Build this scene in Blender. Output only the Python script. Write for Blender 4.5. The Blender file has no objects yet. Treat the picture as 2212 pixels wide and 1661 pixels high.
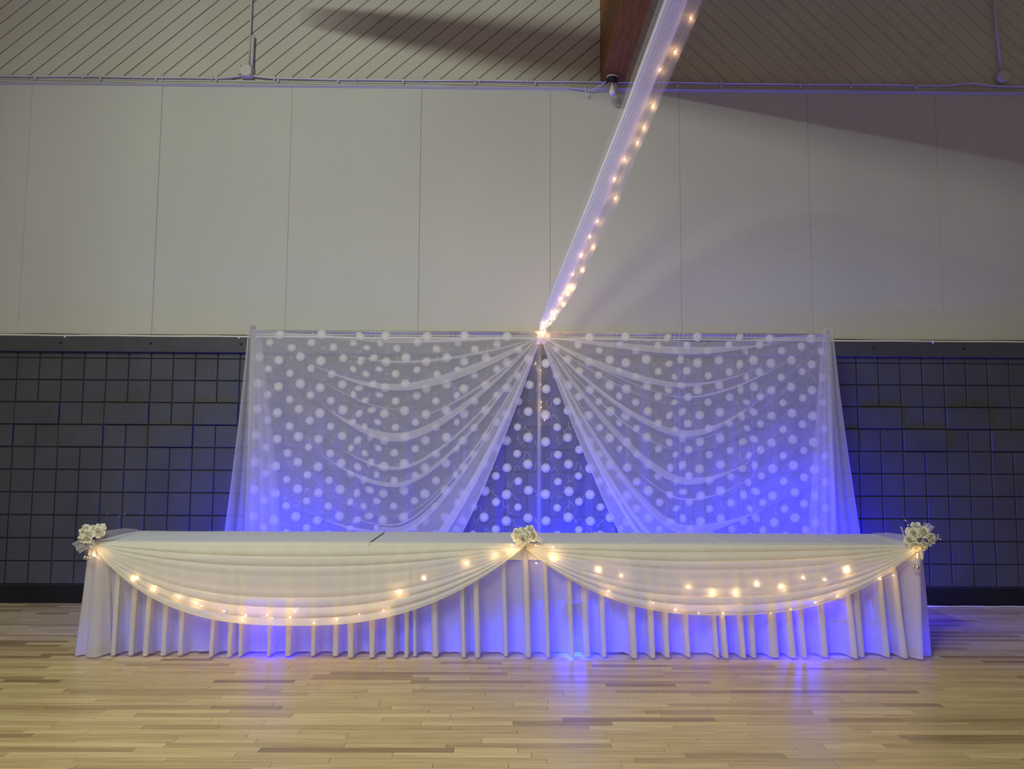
import bpy, bmesh, math, random
from mathutils import Vector, Matrix

random.seed(7)
sc = bpy.context.scene
col = sc.collection
PI = math.pi

# ------------------------------------------------------------------ camera
F_PX, PITCH, YAW, ROLL, CAM_D, CAM_H = 1640.0, 0.08296, 0.01035, 0.00542, 6.94354, 1.39887
W, H = 2212.0, 1661.0
_F = Vector((math.sin(YAW) * math.cos(PITCH), math.cos(YAW) * math.cos(PITCH), math.sin(PITCH)))
_R0 = Vector((math.cos(YAW), -math.sin(YAW), 0))
_U0 = _R0.cross(_F)
_R = _R0 * math.cos(ROLL) + _U0 * math.sin(ROLL)
_U = _U0 * math.cos(ROLL) - _R0 * math.sin(ROLL)
_O = Vector((0, -CAM_D, CAM_H))
cam_data = bpy.data.cameras.new('camera')
cam_data.sensor_fit = 'HORIZONTAL'
cam_data.sensor_width = 36.0
cam_data.lens = F_PX * 36.0 / W
cam_data.clip_start = 0.05
cam = bpy.data.objects.new('camera', cam_data)
col.objects.link(cam)
M = Matrix((_R, _U, -_F)).transposed().to_4x4()
M.translation = _O
cam.matrix_world = M
sc.camera = cam


def ray(u, v):
    return _F + _R * ((u - W / 2) / F_PX) - _U * ((v - H / 2) / F_PX)


def onY(u, v, y):
    d = ray(u, v)
    return _O + d * ((y - _O.y) / d.y)


def onZ(u, v, z):
    d = ray(u, v)
    return _O + d * ((z - _O.z) / d.z)


# ------------------------------------------------------------------ light
vs = sc.view_settings
vs.view_transform = 'Standard'
vs.look = 'None'
vs.exposure = 0.0
vs.gamma = 1.0
vs.use_curve_mapping = False
sc.cycles.transparent_max_bounces = 40
sc.cycles.max_bounces = 8

world = bpy.data.worlds.new('hall_ambience')
sc.world = world
world.use_nodes = True
bgn = world.node_tree.nodes['Background']
bgn.inputs[0].default_value = (1.0, 0.80, 0.86, 1)
bgn.inputs[1].default_value = 0.145


def add_light(name, kind, loc, energy, color, size=0.1, target=None, spot=None, blend=0.5):
    d = bpy.data.lights.new(name, kind)
    d.energy = energy
    d.color = color
    if kind in ('POINT', 'SPOT'):
        d.shadow_soft_size = size
    if kind == 'AREA':
        d.shape = 'DISK'
        d.size = size
    if kind == 'SPOT':
        d.spot_size = math.radians(spot)
        d.spot_blend = blend
    o = bpy.data.objects.new(name, d)
    col.objects.link(o)
    o.location = loc
    if target is not None:
        o.rotation_euler = (Vector(target) - Vector(loc)).to_track_quat('-Z', 'Y').to_euler()
    return o


# one hall ceiling lamp, high on the left, spread into a row to blur shadows
for ly, le in [(-4.4 - 0.5 * k, 40 + 8.6 * k) for k in range(12)]:
    add_light('hall_lamp_and_fill', 'SPOT', (-3.3, ly, 5.66), le, (0.94, 1.0, 0.87), 0.06, target=(1.2, ly + 7.2, 0.6), spot=128, blend=1.0)
# added fill spot, brightens the dance floor and the table front
add_light('hall_lamp_and_fill', 'SPOT', (-0.7, -6.6, 4.4), 370, (1.0, 0.97, 0.60), 0.35, target=(0.0, -2.7, 0), spot=98, blend=0.8)

# ------------------------------------------------------------------ helpers


def mesh_obj(name, verts, faces, mat, parent=None, smooth=False):
    me = bpy.data.meshes.new(name)
    me.from_pydata([tuple(v) for v in verts], [], faces)
    if smooth:
        me.polygons.foreach_set('use_smooth', [True] * len(me.polygons))
    me.materials.append(mat)
    me.update()
    o = bpy.data.objects.new(name, me)
    col.objects.link(o)
    if parent is not None:
        o.parent = parent
    return o


def copy_mesh(src, name=None, parent=None, loc=None, rot=None, scale=None):
    o = src.copy()
    if name:
        o.name = name
    col.objects.link(o)
    o.parent = parent
    if loc is not None:
        o.location = loc
    if rot is not None:
        o.rotation_euler = rot
    if scale is not None:
        o.scale = scale
    return o


def empty(name, loc=(0, 0, 0)):
    o = bpy.data.objects.new(name, None)
    o.empty_display_size = 0.05
    o.location = loc
    col.objects.link(o)
    return o


def tag(o, label=None, cat=None, group=None, kind=None):
    if label:
        o['label'] = label
    if cat:
        o['category'] = cat
    if group:
        o['group'] = group
    if kind:
        o['kind'] = kind
    return o


class MB:
    """collects geometry for one mesh object"""

    def __init__(s):
        s.v, s.f = [], []

    def add(s, verts, faces):
        n = len(s.v)
        s.v += [Vector(p) for p in verts]
        s.f += [tuple(i + n for i in f) for f in faces]

    def box(s, c, d, bevel=0.0):
        x, y, z = c
        a, b, h = d[0] / 2, d[1] / 2, d[2] / 2
        s.add([(x - a, y - b, z - h), (x + a, y - b, z - h), (x + a, y + b, z - h), (x - a, y + b, z - h),
               (x - a, y - b, z + h), (x + a, y - b, z + h), (x + a, y + b, z + h), (x - a, y + b, z + h)],
              [(0, 3, 2, 1), (4, 5, 6, 7), (0, 1, 5, 4), (1, 2, 6, 5), (2, 3, 7, 6), (3, 0, 4, 7)])

    def cham(s, c, d, e):
        """box whose front face (-y) is chamfered by e"""
        x, y, z = c
        a, b, h = d[0] / 2, d[1] / 2, d[2] / 2
        s.add([(x - a, y + b, z - h), (x + a, y + b, z - h), (x + a, y + b, z + h), (x - a, y + b, z + h),
               (x - a, y - b + e, z - h), (x + a, y - b + e, z - h), (x + a, y - b + e, z + h), (x - a, y - b + e, z + h),
               (x - a + e, y - b, z - h + e), (x + a - e, y - b, z - h + e), (x + a - e, y - b, z + h - e), (x - a + e, y - b, z + h - e)],
              [(0, 3, 2, 1), (0, 1, 5, 4), (1, 2, 6, 5), (2, 3, 7, 6), (3, 0, 4, 7),
               (4, 5, 9, 8), (5, 6, 10, 9), (6, 7, 11, 10), (7, 4, 8, 11), (8, 9, 10, 11)])

    def tube(s, pts, r, n=8, caps=True):
        pts = [Vector(p) for p in pts]
        rr = r if isinstance(r, (list, tuple)) else [r] * len(pts)
        base = len(s.v)
        up = None
        for i, p in enumerate(pts):
            t = (pts[min(i + 1, len(pts) - 1)] - pts[max(i - 1, 0)])
            if t.length < 1e-9:
                t = Vector((0, 0, 1))
            t.normalize()
            if up is None:
                up = t.orthogonal().normalized()
            else:
                up = (up - t * up.dot(t))
                up = up.normalized() if up.length > 1e-6 else t.orthogonal().normalized()
            w = t.cross(up)
            for k in range(n):
                a = 2 * PI * k / n
                s.v.append(p + (up * math.cos(a) + w * math.sin(a)) * rr[i])
        for i in range(len(pts) - 1):
            for k in range(n):
                a, b = base + i * n + k, base + i * n + (k + 1) % n
                s.f.append((a, b, b + n, a + n))
        if caps:
            s.f.append(tuple(base + k for k in reversed(range(n))))
            s.f.append(tuple(base + (len(pts) - 1) * n + k for k in range(n)))

    def lathe(s, c, prof, n=16, axis='z'):
        c = Vector(c)
        base = len(s.v)
        for (r, h) in prof:
            for k in range(n):
                a = 2 * PI * k / n
                if axis == 'z':
                    p = Vector((r * math.cos(a), r * math.sin(a), h))
                else:
                    p = Vector((r * math.cos(a), -h, r * math.sin(a)))
                s.v.append(c + p)
        for i in range(len(prof) - 1):
            for k in range(n):
                a, b = base + i * n + k, base + i * n + (k + 1) % n
                s.f.append((a, b, b + n, a + n))
        s.f.append(tuple(base + k for k in reversed(range(n))))
        s.f.append(tuple(base + (len(prof) - 1) * n + k for k in range(n)))

    def sphere(s, c, r, seg=8, rings=5, sc3=(1, 1, 1)):
        prof = []
        c = Vector(c)
        base = len(s.v)
        s.v.append(c + Vector((0, 0, -r * sc3[2])))
        for i in range(1, rings):
            a = -PI / 2 + PI * i / rings
            for k in range(seg):
                b = 2 * PI * k / seg
                s.v.append(c + Vector((r * sc3[0] * math.cos(a) * math.cos(b), r * sc3[1] * math.cos(a) * math.sin(b), r * sc3[2] * math.sin(a))))
        s.v.append(c + Vector((0, 0, r * sc3[2])))
        top = len(s.v) - 1
        for k in range(seg):
            s.f.append((base, base + 1 + (k + 1) % seg, base + 1 + k))
            l = base + 1 + (rings - 2) * seg
            s.f.append((top, l + k, l + (k + 1) % seg))
        for i in range(rings - 2):
            for k in range(seg):
                a = base + 1 + i * seg + k
                b = base + 1 + i * seg + (k + 1) % seg
                s.f.append((a, b, b + seg, a + seg))

    def grid(s, fn, nu, nv):
        base = len(s.v)
        for j in range(nv + 1):
            for i in range(nu + 1):
                s.v.append(Vector(fn(i / nu, j / nv)))
        for j in range(nv):
            for i in range(nu):
                a = base + j * (nu + 1) + i
                s.f.append((a, a + 1, a + nu + 2, a + nu + 1))

    def prism(s, poly, y0, y1):
        """poly: list of (x, z); extruded from y0 (front) to y1 (back)"""
        n = len(poly)
        base = len(s.v)
        s.v += [Vector((x, y0, z)) for x, z in poly] + [Vector((x, y1, z)) for x, z in poly]
        s.f.append(tuple(base + i for i in range(n)))
        s.f.append(tuple(base + n + i for i in reversed(range(n))))
        for i in range(n):
            j = (i + 1) % n
            s.f.append((base + i, base + n + i, base + n + j, base + j))

    def build(s, name, mat, parent=None, smooth=False):
        return mesh_obj(name, s.v, s.f, mat, parent, smooth)


# ------------------------------------------------------------------ materials
def nodes_of(name):
    m = bpy.data.materials.new(name)
    m.use_nodes = True
    nt = m.node_tree
    nt.nodes.clear()
    out = nt.nodes.new('ShaderNodeOutputMaterial')
    return m, nt, out


def N(nt, t, **kw):
    n = nt.nodes.new(t)
    for k, v in kw.items():
        if hasattr(n, k):
            setattr(n, k, v)
        else:
            n.inputs[k].default_value = v
    return n


def L(nt, a, ao, b, bi):
    nt.links.new(a.outputs[ao], b.inputs[bi])


def rgba(c, k=1.0):
    return (c[0] * k, c[1] * k, c[2] * k, 1)


def paint(name, c1, c2, rough=0.6, scale=3.0, bump=0.0, bscale=60.0, spec=0.3, metallic=0.0, stretch=(1, 1, 1), extra=None):
    m, nt, out = nodes_of(name)
    p = N(nt, 'ShaderNodeBsdfPrincipled')
    p.inputs['Roughness'].default_value = rough
    p.inputs['Specular IOR Level'].default_value = spec
    p.inputs['Metallic'].default_value = metallic
    g = N(nt, 'ShaderNodeNewGeometry')
    mp = N(nt, 'ShaderNodeMapping')
    mp.inputs['Scale'].default_value = stretch
    L(nt, g, 'Position', mp, 'Vector')
    no = N(nt, 'ShaderNodeTexNoise')
    no.inputs['Scale'].default_value = scale
    no.inputs['Detail'].default_value = 4
    L(nt, mp, 'Vector', no, 'Vector')
    r = N(nt, 'ShaderNodeValToRGB')
    r.color_ramp.elements[0].position = 0.3
    r.color_ramp.elements[1].position = 0.7
    r.color_ramp.elements[0].color = rgba(c1)
    r.color_ramp.elements[1].color = rgba(c2)
    L(nt, no, 'Fac', r, 'Fac')
    L(nt, r, 'Color', p, 'Base Color')
    if bump:
        nb = N(nt, 'ShaderNodeTexNoise')
        nb.inputs['Scale'].default_value = bscale
        nb.inputs['Detail'].default_value = 3
        L(nt, g, 'Position', nb, 'Vector')
        b = N(nt, 'ShaderNodeBump')
        b.inputs['Strength'].default_value = bump
        b.inputs['Distance'].default_value = 0.004
        L(nt, nb, 'Fac', b, 'Height')
        L(nt, b, 'Normal', p, 'Normal')
    L(nt, p, 'BSDF', out, 'Surface')
    return m


def sheer(name, c, alpha, trans=0.5, weave=0.06, gloss=0.0):
    """thin woven cloth: part of the light goes straight through the weave, the rest is scattered"""
    m, nt, out = nodes_of(name)
    tr = N(nt, 'ShaderNodeBsdfTransparent')
    df = N(nt, 'ShaderNodeBsdfDiffuse')
    tl = N(nt, 'ShaderNodeBsdfTranslucent')
    df.inputs['Color'].default_value = rgba(c)
    tl.inputs['Color'].default_value = rgba(c)
    mx = N(nt, 'ShaderNodeMixShader')
    mx.inputs[0].default_value = trans
    L(nt, df, 0, mx, 1)
    L(nt, tl, 0, mx, 2)
    src = mx
    if gloss:
        gl = N(nt, 'ShaderNodeBsdfGlossy')
        gl.inputs['Roughness'].default_value = 0.35
        g2 = N(nt, 'ShaderNodeMixShader')
        g2.inputs[0].default_value = gloss
        L(nt, mx, 0, g2, 1)
        L(nt, gl, 0, g2, 2)
        src = g2
    geo = N(nt, 'ShaderNodeNewGeometry')
    no = N(nt, 'ShaderNodeTexNoise')
    no.inputs['Scale'].default_value = 35
    no.inputs['Detail'].default_value = 3
    L(nt, geo, 'Position', no, 'Vector')
    mr = N(nt, 'ShaderNodeMapRange')
    mr.inputs[3].default_value = alpha - weave
    mr.inputs[4].default_value = alpha + weave
    L(nt, no, 'Fac', mr, 0)
    fm = N(nt, 'ShaderNodeMixShader')
    L(nt, mr, 0, fm, 0)
    L(nt, tr, 0, fm, 1)
    L(nt, src, 0, fm, 2)
    L(nt, fm, 0, out, 'Surface')
    return m


def cloth(name, c, trans=0.25, rough=0.8):
    m, nt, out = nodes_of(name)
    df = N(nt, 'ShaderNodeBsdfPrincipled')
    df.inputs['Base Color'].default_value = rgba(c)
    df.inputs['Roughness'].default_value = rough
    df.inputs['Specular IOR Level'].default_value = 0.2
    tl = N(nt, 'ShaderNodeBsdfTranslucent')
    tl.inputs['Color'].default_value = rgba(c)
    geo = N(nt, 'ShaderNodeNewGeometry')
    no = N(nt, 'ShaderNodeTexNoise')
    no.inputs['Scale'].default_value = 9
    L(nt, geo, 'Position', no, 'Vector')
    b = N(nt, 'ShaderNodeBump')
    b.inputs['Strength'].default_value = 0.15
    b.inputs['Distance'].default_value = 0.01
    L(nt, no, 'Fac', b, 'Height')
    L(nt, b, 'Normal', df, 'Normal')
    mx = N(nt, 'ShaderNodeMixShader')
    mx.inputs[0].default_value = trans
    L(nt, df, 0, mx, 1)
    L(nt, tl, 0, mx, 2)
    L(nt, mx, 0, out, 'Surface')
    return m


def emit(name, c, s):
    m, nt, out = nodes_of(name)
    e = N(nt, 'ShaderNodeEmission')
    e.inputs[0].default_value = rgba(c)
    e.inputs[1].default_value = s
    L(nt, e, 0, out, 'Surface')
    return m


def glass(name, c=(1, 1, 1), rough=0.05):
    m, nt, out = nodes_of(name)
    tr = N(nt, 'ShaderNodeBsdfTransparent')
    gl = N(nt, 'ShaderNodeBsdfGlossy')
    gl.inputs['Roughness'].default_value = rough
    fr = N(nt, 'ShaderNodeFresnel')
    fr.inputs[0].default_value = 1.6
    mx = N(nt, 'ShaderNodeMixShader')
    L(nt, fr, 0, mx, 0)
    L(nt, tr, 0, mx, 1)
    L(nt, gl, 0, mx, 2)
    L(nt, mx, 0, out, 'Surface')
    return m


def wood_floor(name, island):
    m, nt, out = nodes_of(name)
    p = N(nt, 'ShaderNodeBsdfPrincipled')
    g = N(nt, 'ShaderNodeNewGeometry')
    oi = N(nt, 'ShaderNodeObjectInfo')
    rnd = (g, 'Random Per Island') if island else (oi, 'Random')
    # grain, stretched along the strip (x), shifted per strip
    mu = N(nt, 'ShaderNodeMath', operation='MULTIPLY')
    nt.links.new(rnd[0].outputs[rnd[1]], mu.inputs[0])
    mu.inputs[1].default_value = 37.0
    cb = N(nt, 'ShaderNodeCombineXYZ')
    L(nt, mu, 0, cb, 0)
    L(nt, mu, 0, cb, 2)
    ad = N(nt, 'ShaderNodeVectorMath', operation='ADD')
    L(nt, g, 'Position', ad, 0)
    L(nt, cb, 0, ad, 1)
    mp = N(nt, 'ShaderNodeMapping')
    mp.inputs['Scale'].default_value = (2.2, 55, 1)
    L(nt, ad, 0, mp, 'Vector')
    no = N(nt, 'ShaderNodeTexNoise')
    no.inputs['Scale'].default_value = 1.0
    no.inputs['Detail'].default_value = 6
    no.inputs['Distortion'].default_value = 0.6
    L(nt, mp, 'Vector', no, 'Vector')
    # strip tone
    r = N(nt, 'ShaderNodeValToRGB')
    cr = r.color_ramp
    cr.elements[0].position = 0.0
    cr.elements[0].color = (0.30, 0.215, 0.105, 1)
    cr.elements[1].position = 1.0
    cr.elements[1].color = (0.68, 0.57, 0.31, 1)
    for pos, c in ((0.10, (0.40, 0.30, 0.15, 1)), (0.25, (0.54, 0.43, 0.22, 1)), (0.7, (0.60, 0.485, 0.255, 1))):
        e = cr.elements.new(pos)
        e.color = c
    nt.links.new(rnd[0].outputs[rnd[1]], r.inputs['Fac'])
    gr = N(nt, 'ShaderNodeValToRGB')
    gr.color_ramp.elements[0].position = 0.28
    gr.color_ramp.elements[0].color = (0.72, 0.66, 0.58, 1)
    gr.color_ramp.elements[1].position = 0.62
    gr.color_ramp.elements[1].color = (1.06, 1.06, 1.06, 1)
    L(nt, no, 'Fac', gr, 'Fac')
    mx = N(nt, 'ShaderNodeMix', data_type='RGBA', blend_type='MULTIPLY')
    mx.inputs[0].default_value = 1.0
    nt.links.new(r.outputs[0], mx.inputs[6])
    nt.links.new(gr.outputs[0], mx.inputs[7])
    nt.links.new(mx.outputs[2], p.inputs['Base Color'])
    p.inputs['Roughness'].default_value = 0.38
    p.inputs['Specular IOR Level'].default_value = 0.5
    bp = N(nt, 'ShaderNodeBump')
    bp.inputs['Strength'].default_value = 0.06
    bp.inputs['Distance'].default_value = 0.002
    L(nt, no, 'Fac', bp, 'Height')
    L(nt, bp, 'Normal', p, 'Normal')
    L(nt, p, 'BSDF', out, 'Surface')
    return m


def block_paint(name):
    """dark grey masonry paint with a few white scuffs above the table's end"""
    m = paint(name, (0.058, 0.062, 0.064), (0.078, 0.082, 0.084), 0.55, 2.5, 0.5, 45, 0.35)
    nt = m.node_tree
    p = next(n for n in nt.nodes if n.type == 'BSDF_PRINCIPLED')
    ramp = next(n for n in nt.nodes if n.type == 'VALTORGB')
    g = next(n for n in nt.nodes if n.type == 'NEW_GEOMETRY')
    mp = N(nt, 'ShaderNodeMapping')
    mp.inputs['Scale'].default_value = (1, 1, 2.0)
    L(nt, g, 'Position', mp, 'Vector')
    no = N(nt, 'ShaderNodeTexNoise')
    no.inputs['Scale'].default_value = 26
    no.inputs['Detail'].default_value = 3
    L(nt, mp, 'Vector', no, 'Vector')
    # distance of the point to the middle of the scuffed band
    su = N(nt, 'ShaderNodeVectorMath', operation='SUBTRACT')
    L(nt, g, 'Position', su, 0)
    su.inputs[1].default_value = (-3.53, 0, 0.775)
    sl = N(nt, 'ShaderNodeVectorMath', operation='MULTIPLY')
    L(nt, su, 0, sl, 0)
    sl.inputs[1].default_value = (1 / 0.42, 0.0, 1 / 0.055)
    ln = N(nt, 'ShaderNodeVectorMath', operation='LENGTH')
    L(nt, sl, 0, ln, 0)
    mr = N(nt, 'ShaderNodeMapRange')
    mr.inputs[1].default_value = 0.2
    mr.inputs[2].default_value = 1.0
    mr.inputs[3].default_value = 0.09
    mr.inputs[4].default_value = -0.2
    L(nt, ln, 'Value', mr, 0)
    a = N(nt, 'ShaderNodeMath', operation='ADD')
    L(nt, no, 'Fac', a, 0)
    L(nt, mr, 0, a, 1)
    gt = N(nt, 'ShaderNodeMath', operation='GREATER_THAN')
    L(nt, a, 0, gt, 0)
    gt.inputs[1].default_value = 0.71
    mx = N(nt, 'ShaderNodeMix', data_type='RGBA')
    L(nt, gt, 0, mx, 0)
    nt.links.new(ramp.outputs[0], mx.inputs[6])
    mx.inputs[7].default_value = (0.6, 0.6, 0.6, 1)
    nt.links.new(mx.outputs[2], p.inputs['Base Color'])
    return m


MT = dict(
    panel=paint('panel_paint', (0.485, 0.492, 0.445), (0.535, 0.543, 0.49), 0.6, 0.8, 0.12, 120, 0.25, stretch=(1, 1, 0.35)),
    board=paint('board_paint', (0.47, 0.46, 0.40), (0.52, 0.51, 0.45), 0.6, 1.2, 0.12, 90, 0.25),
    groove=paint('groove_dark', (0.05, 0.048, 0.045), (0.07, 0.068, 0.06), 0.8),
    block=block_paint('block_paint'),
    joint=paint('joint_paint', (0.035, 0.037, 0.04), (0.045, 0.047, 0.05), 0.7),
    ledger=paint('ledger_paint', (0.055, 0.058, 0.058), (0.07, 0.073, 0.073), 0.5, 6, 0.1, 60),
    black=paint('black_rubber', (0.008, 0.008, 0.009), (0.012, 0.012, 0.013), 0.5),
    beam=paint('beam_wood', (0.17, 0.066, 0.010), (0.28, 0.115, 0.018), 0.6, 4, 0.15, 40, 0.3, stretch=(8, 0.6, 8)),
    wire=paint('cable_paint', (0.50, 0.49, 0.44), (0.58, 0.57, 0.52), 0.45),
    white=paint('white_plastic', (0.75, 0.74, 0.70), (0.82, 0.81, 0.77), 0.35),
    steel=paint('grey_steel', (0.32, 0.31, 0.29), (0.40, 0.39, 0.37), 0.4, 8, metallic=0.3),
    silver=paint('silver_bell', (0.65, 0.63, 0.58), (0.8, 0.78, 0.72), 0.22, 40, metallic=1.0),
    black_metal=paint('black_metal', (0.012, 0.012, 0.013), (0.02, 0.02, 0.021), 0.4),
    plastic_top=paint('table_plastic', (0.55, 0.54, 0.50), (0.62, 0.61, 0.57), 0.5),
    porcelain=paint('porcelain', (0.45, 0.42, 0.36), (0.55, 0.52, 0.46), 0.4),
    glass=glass('clear_glass'),
    frosted=paint('lamp_glass_white', (0.7, 0.7, 0.72), (0.8, 0.8, 0.82), 0.3),
    floor=paint('floor_base', (0.10, 0.07, 0.04), (0.14, 0.10, 0.06), 0.6),
    plank=wood_floor('oak_strip', False),
    planks=wood_floor('oak_strips_far', True),
    voile=sheer('white_voile', (0.90, 0.89, 0.91), 0.29, 0.40, 0.04),
    side=sheer('white_voile_side', (0.86, 0.85, 0.88), 0.42, 0.45, 0.05),
    lace=sheer('sheer_lace', (0.80, 0.79, 0.84), 0.31, 0.55, 0.04),
    tulle=sheer('white_tulle', (0.98, 0.97, 0.99), 0.54, 0.15, 0.03),
    tulle_thin=sheer('thin_tulle', (0.9, 0.89, 0.92), 0.20, 0.4, 0.04),
    bow=sheer('stiff_bow_tulle', (0.92, 0.91, 0.95), 0.42, 0.35, 0.06, 0.05),
    skirt=sheer('skirt_satin', (0.88, 0.86, 0.86), 0.83, 0.56, 0.02, 0.03),
    swag=sheer('swag_chiffon', (0.95, 0.94, 0.88), 0.70, 0.36, 0.04),
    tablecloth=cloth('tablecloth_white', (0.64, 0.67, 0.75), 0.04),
    applique=cloth('applique_petal', (0.82, 0.82, 0.80), 0.3),
    vine=cloth('embroidery_thread', (0.72, 0.72, 0.76), 0.2, 0.4),
    rose=cloth('rose_petal', (0.86, 0.85, 0.76), 0.25, 0.6),
    pearl=paint('pearl', (0.85, 0.84, 0.80), (0.9, 0.9, 0.86), 0.2),
    bulb=emit('fairy_bulb_glow', (1.0, 0.56, 0.20), 480),
    lens=emit('blue_led_lens', (0.02, 0.02, 1.0), 3),
)

# ================================================================== SETTING
B = 0.2032
X0 = -4.44302           # a vertical block joint
ZJ = 2.19605            # the top block joint
SP = (3.25111 + 4.44302) / 38.0
X_MIN, X_MAX = -6.2, 6.4

# ---- floor: oak strips laid parallel to the wall
fl = MB()
fl.box((0.1, -4.2, -0.036), (14.0, 9.0, 0.04))
floor = fl.build('floor', MT['floor'])
tag(floor, 'oak strip dance floor running parallel to the wall', kind='structure')
PW = 0.0572
unit = MB()
unit.box((0, 0, -0.0075), (1, PW - 0.0012, 0.015))
strips = []
row = 0
y = -0.004
while y - PW > -4.7:
    x = X_MIN - random.random()
    while x < X_MAX:
        ln = random.choice((0.3, 0.42, 0.55, 0.68, 0.8, 0.95, 1.1)) * random.uniform(0.85, 1.15)
        strips.append((x, ln, y - PW / 2, random.uniform(-0.0004, 0.0002)))
        x += ln
    y -= PW


def in_view(x, ln, yy):
    d = yy + CAM_D
    hw = d * 1106 / F_PX
    return d > 3.4 and x < hw + 0.1 and x + ln > -hw - 0.05


vis = [s for s in strips if in_view(s[0], s[1], s[2])]
vis.sort(key=lambda s: s[2])
near = set(id(s) for s in vis[:298])
far = MB()
first = None
for s in strips:
    x, ln, yy, dz = s
    if id(s) in near:
        if first is None:
            first = unit.build('floor_strip', MT['plank'], floor)
            o = first
        else:
            o = copy_mesh(first, 'floor_strip', floor)
        o.location = (x + ln / 2, yy, dz)
        o.scale = ((ln - 0.002), 1, 1)
    else:
        far.box((x + ln / 2, yy, dz - 0.0075), (ln - 0.002, PW - 0.0012, 0.015))
o = far.build('floor_strips_beyond', MT['planks'], floor)
tag(o, kind='stuff')
# the floor behind the camera
fb = MB()
fb.box((0.1, -6.7, -0.0075), (14.0, 4.0, 0.015))
tag(fb.build('floor_strips_rear', MT['planks'], floor), kind='stuff')

# ---- lower wall of scored concrete blocks
wb = MB()
wb.box(((X_MIN + X_MAX) / 2, 0.106, 1.2), (X_MAX - X_MIN, 0.2, 2.4))
wall = wb.build('wall_back', MT['joint'])
tag(wall, 'lower wall of dark grey painted scored concrete blocks', kind='structure')
brick_mesh = MB()
brick_mesh.cham((0, -0.001, 0), (SP - 0.009, 0.014, B - 0.009), 0.004)
wide_mesh = MB()
wide_mesh.cham((0, -0.0055, 0), (2 * SP - 0.010, 0.029, B - 0.010), 0.005)
short_mesh = MB()
short_mesh.cham((0, -0.001, 0), (SP - 0.009, 0.014, 0.055), 0.004)
protos = {}


def brick(kind, mb, x, z):
    if kind not in protos:
        protos[kind] = mb.build('brick', MT['block'], wall)
        o = protos[kind]
    else:
        o = copy_mesh(protos[kind], 'brick', wall)
    o.location = (x, random.uniform(-0.0012, 0.0012), z)


hidden = MB()
for r in range(0, 12):
    zc = ZJ - (r - 0.5) * B
    c = -8
    while c < 53:
        left_side = c < 19
        wide = False
        if r == 3:
            wide = (c % 4 == 0) if left_side else (c % 4 == 2)
        elif r == 4:
            wide = (c % 4 == 2) if left_side else (c % 4 == 0)
        xa = X0 + c * SP
        n = 2 if wide else 1
        xb = xa + n * SP
        visible = (xb > -4.75 and xa < -1.95) or (xa < 4.95 and xb > 2.55)
        if r == 11:
            visible = False
        if r == 0:
            if visible:
                brick('short', short_mesh, (xa + xb) / 2, 2.2245)
        elif visible:
            brick('wide' if wide else 'one', wide_mesh if wide else brick_mesh, (xa + xb) / 2, zc)
        elif r != 11:
            if wide:
                hidden.cham(((xa + xb) / 2, -0.0055, zc), (2 * SP - 0.01, 0.029, B - 0.01), 0.005)
            else:
                hidden.cham(((xa + xb) / 2, -0.001, zc), (SP - 0.009, 0.014, B - 0.009), 0.004)
        c += n
o = hidden.build('bricks_behind_drapes', MT['block'], wall)
tag(o, kind='stuff')

# ---- ledger board with bolts, black base
tb = MB()
tb.cham(((X_MIN + X_MAX) / 2, -0.022, 2.319), (X_MAX - X_MIN, 0.05, 0.140), 0.003)
ledger = tb.build('trim_1', MT['ledger'])
tag(ledger, 'dark grey ledger board above the block wall', kind='structure')
bolt = None
for k in range(-2, 14):
    xb = onY(131 + k * 195, 742, -0.047).x
    if xb < -5 or xb > 5 or (-2.2 < xb < 2.8):
        continue
    mb = MB()
    mb.lathe((0, 0, 0), [(0.011, 0), (0.011, 0.006), (0.007, 0.009)], 8, 'y')
    if bolt is None:
        bolt = mb.build('bolt', MT['black_metal'], ledger)
        o = bolt
    else:
        o = copy_mesh(bolt, 'bolt', ledger)
    o.location = (xb, -0.047, 2.328)
bs = MB()
bs.cham(((X_MIN + X_MAX) / 2, -0.012, 0.077), (X_MAX - X_MIN, 0.03, 0.152), 0.006)
tag(bs.build('baseboard_back', MT['black']), 'black rubber baseboard along the block wall', kind='structure')

# ---- upper wall of large painted panels
XP = -4.45491
PWID = 1.2192
up = MB()
up.box(((X_MIN + X_MAX) / 2, 0.112, 3.62), (X_MAX - X_MIN, 0.2, 2.46))
upper = up.build('wall_upper', MT['groove'])
tag(upper, 'upper wall of large painted greige panels', kind='structure')
pm = MB()
pm.cham((0, 0.0, 0), (PWID - 0.004, 0.024, 2.41), 0.002)
pp = None
for k in range(-2, 10):
    xc = XP + (k + 0.5) * PWID
    if xc - 0.6 > X_MAX or xc + 0.6 < X_MIN:
        continue
    if pp is None:
        pp = pm.build('panel', MT['panel'], upper)
        o = pp
    else:
        o = copy_mesh(pp, 'panel', upper)
    o.location = (xc, 0.0015 * (k % 2), 2.389 + 1.205)
    if k >= 4 or k < 0:
        o.scale = (1.0019, 1, 1)

# ---- gable above: diagonal boards, mirrored about the beam
BX0, BX1, BZ = 0.901, 1.117, 4.845
ZG0, ZG1 = 4.80, 6.35
gb = MB()
gb.box(((X_MIN + X_MAX) / 2, 0.112, (ZG0 + ZG1) / 2), (X_MAX - X_MIN, 0.2, ZG1 - ZG0))
gable = gb.build('wall_gable', MT['groove'])
tag(gable, 'gable wall of diagonal painted boards either side of the beam', kind='structure')


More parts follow.
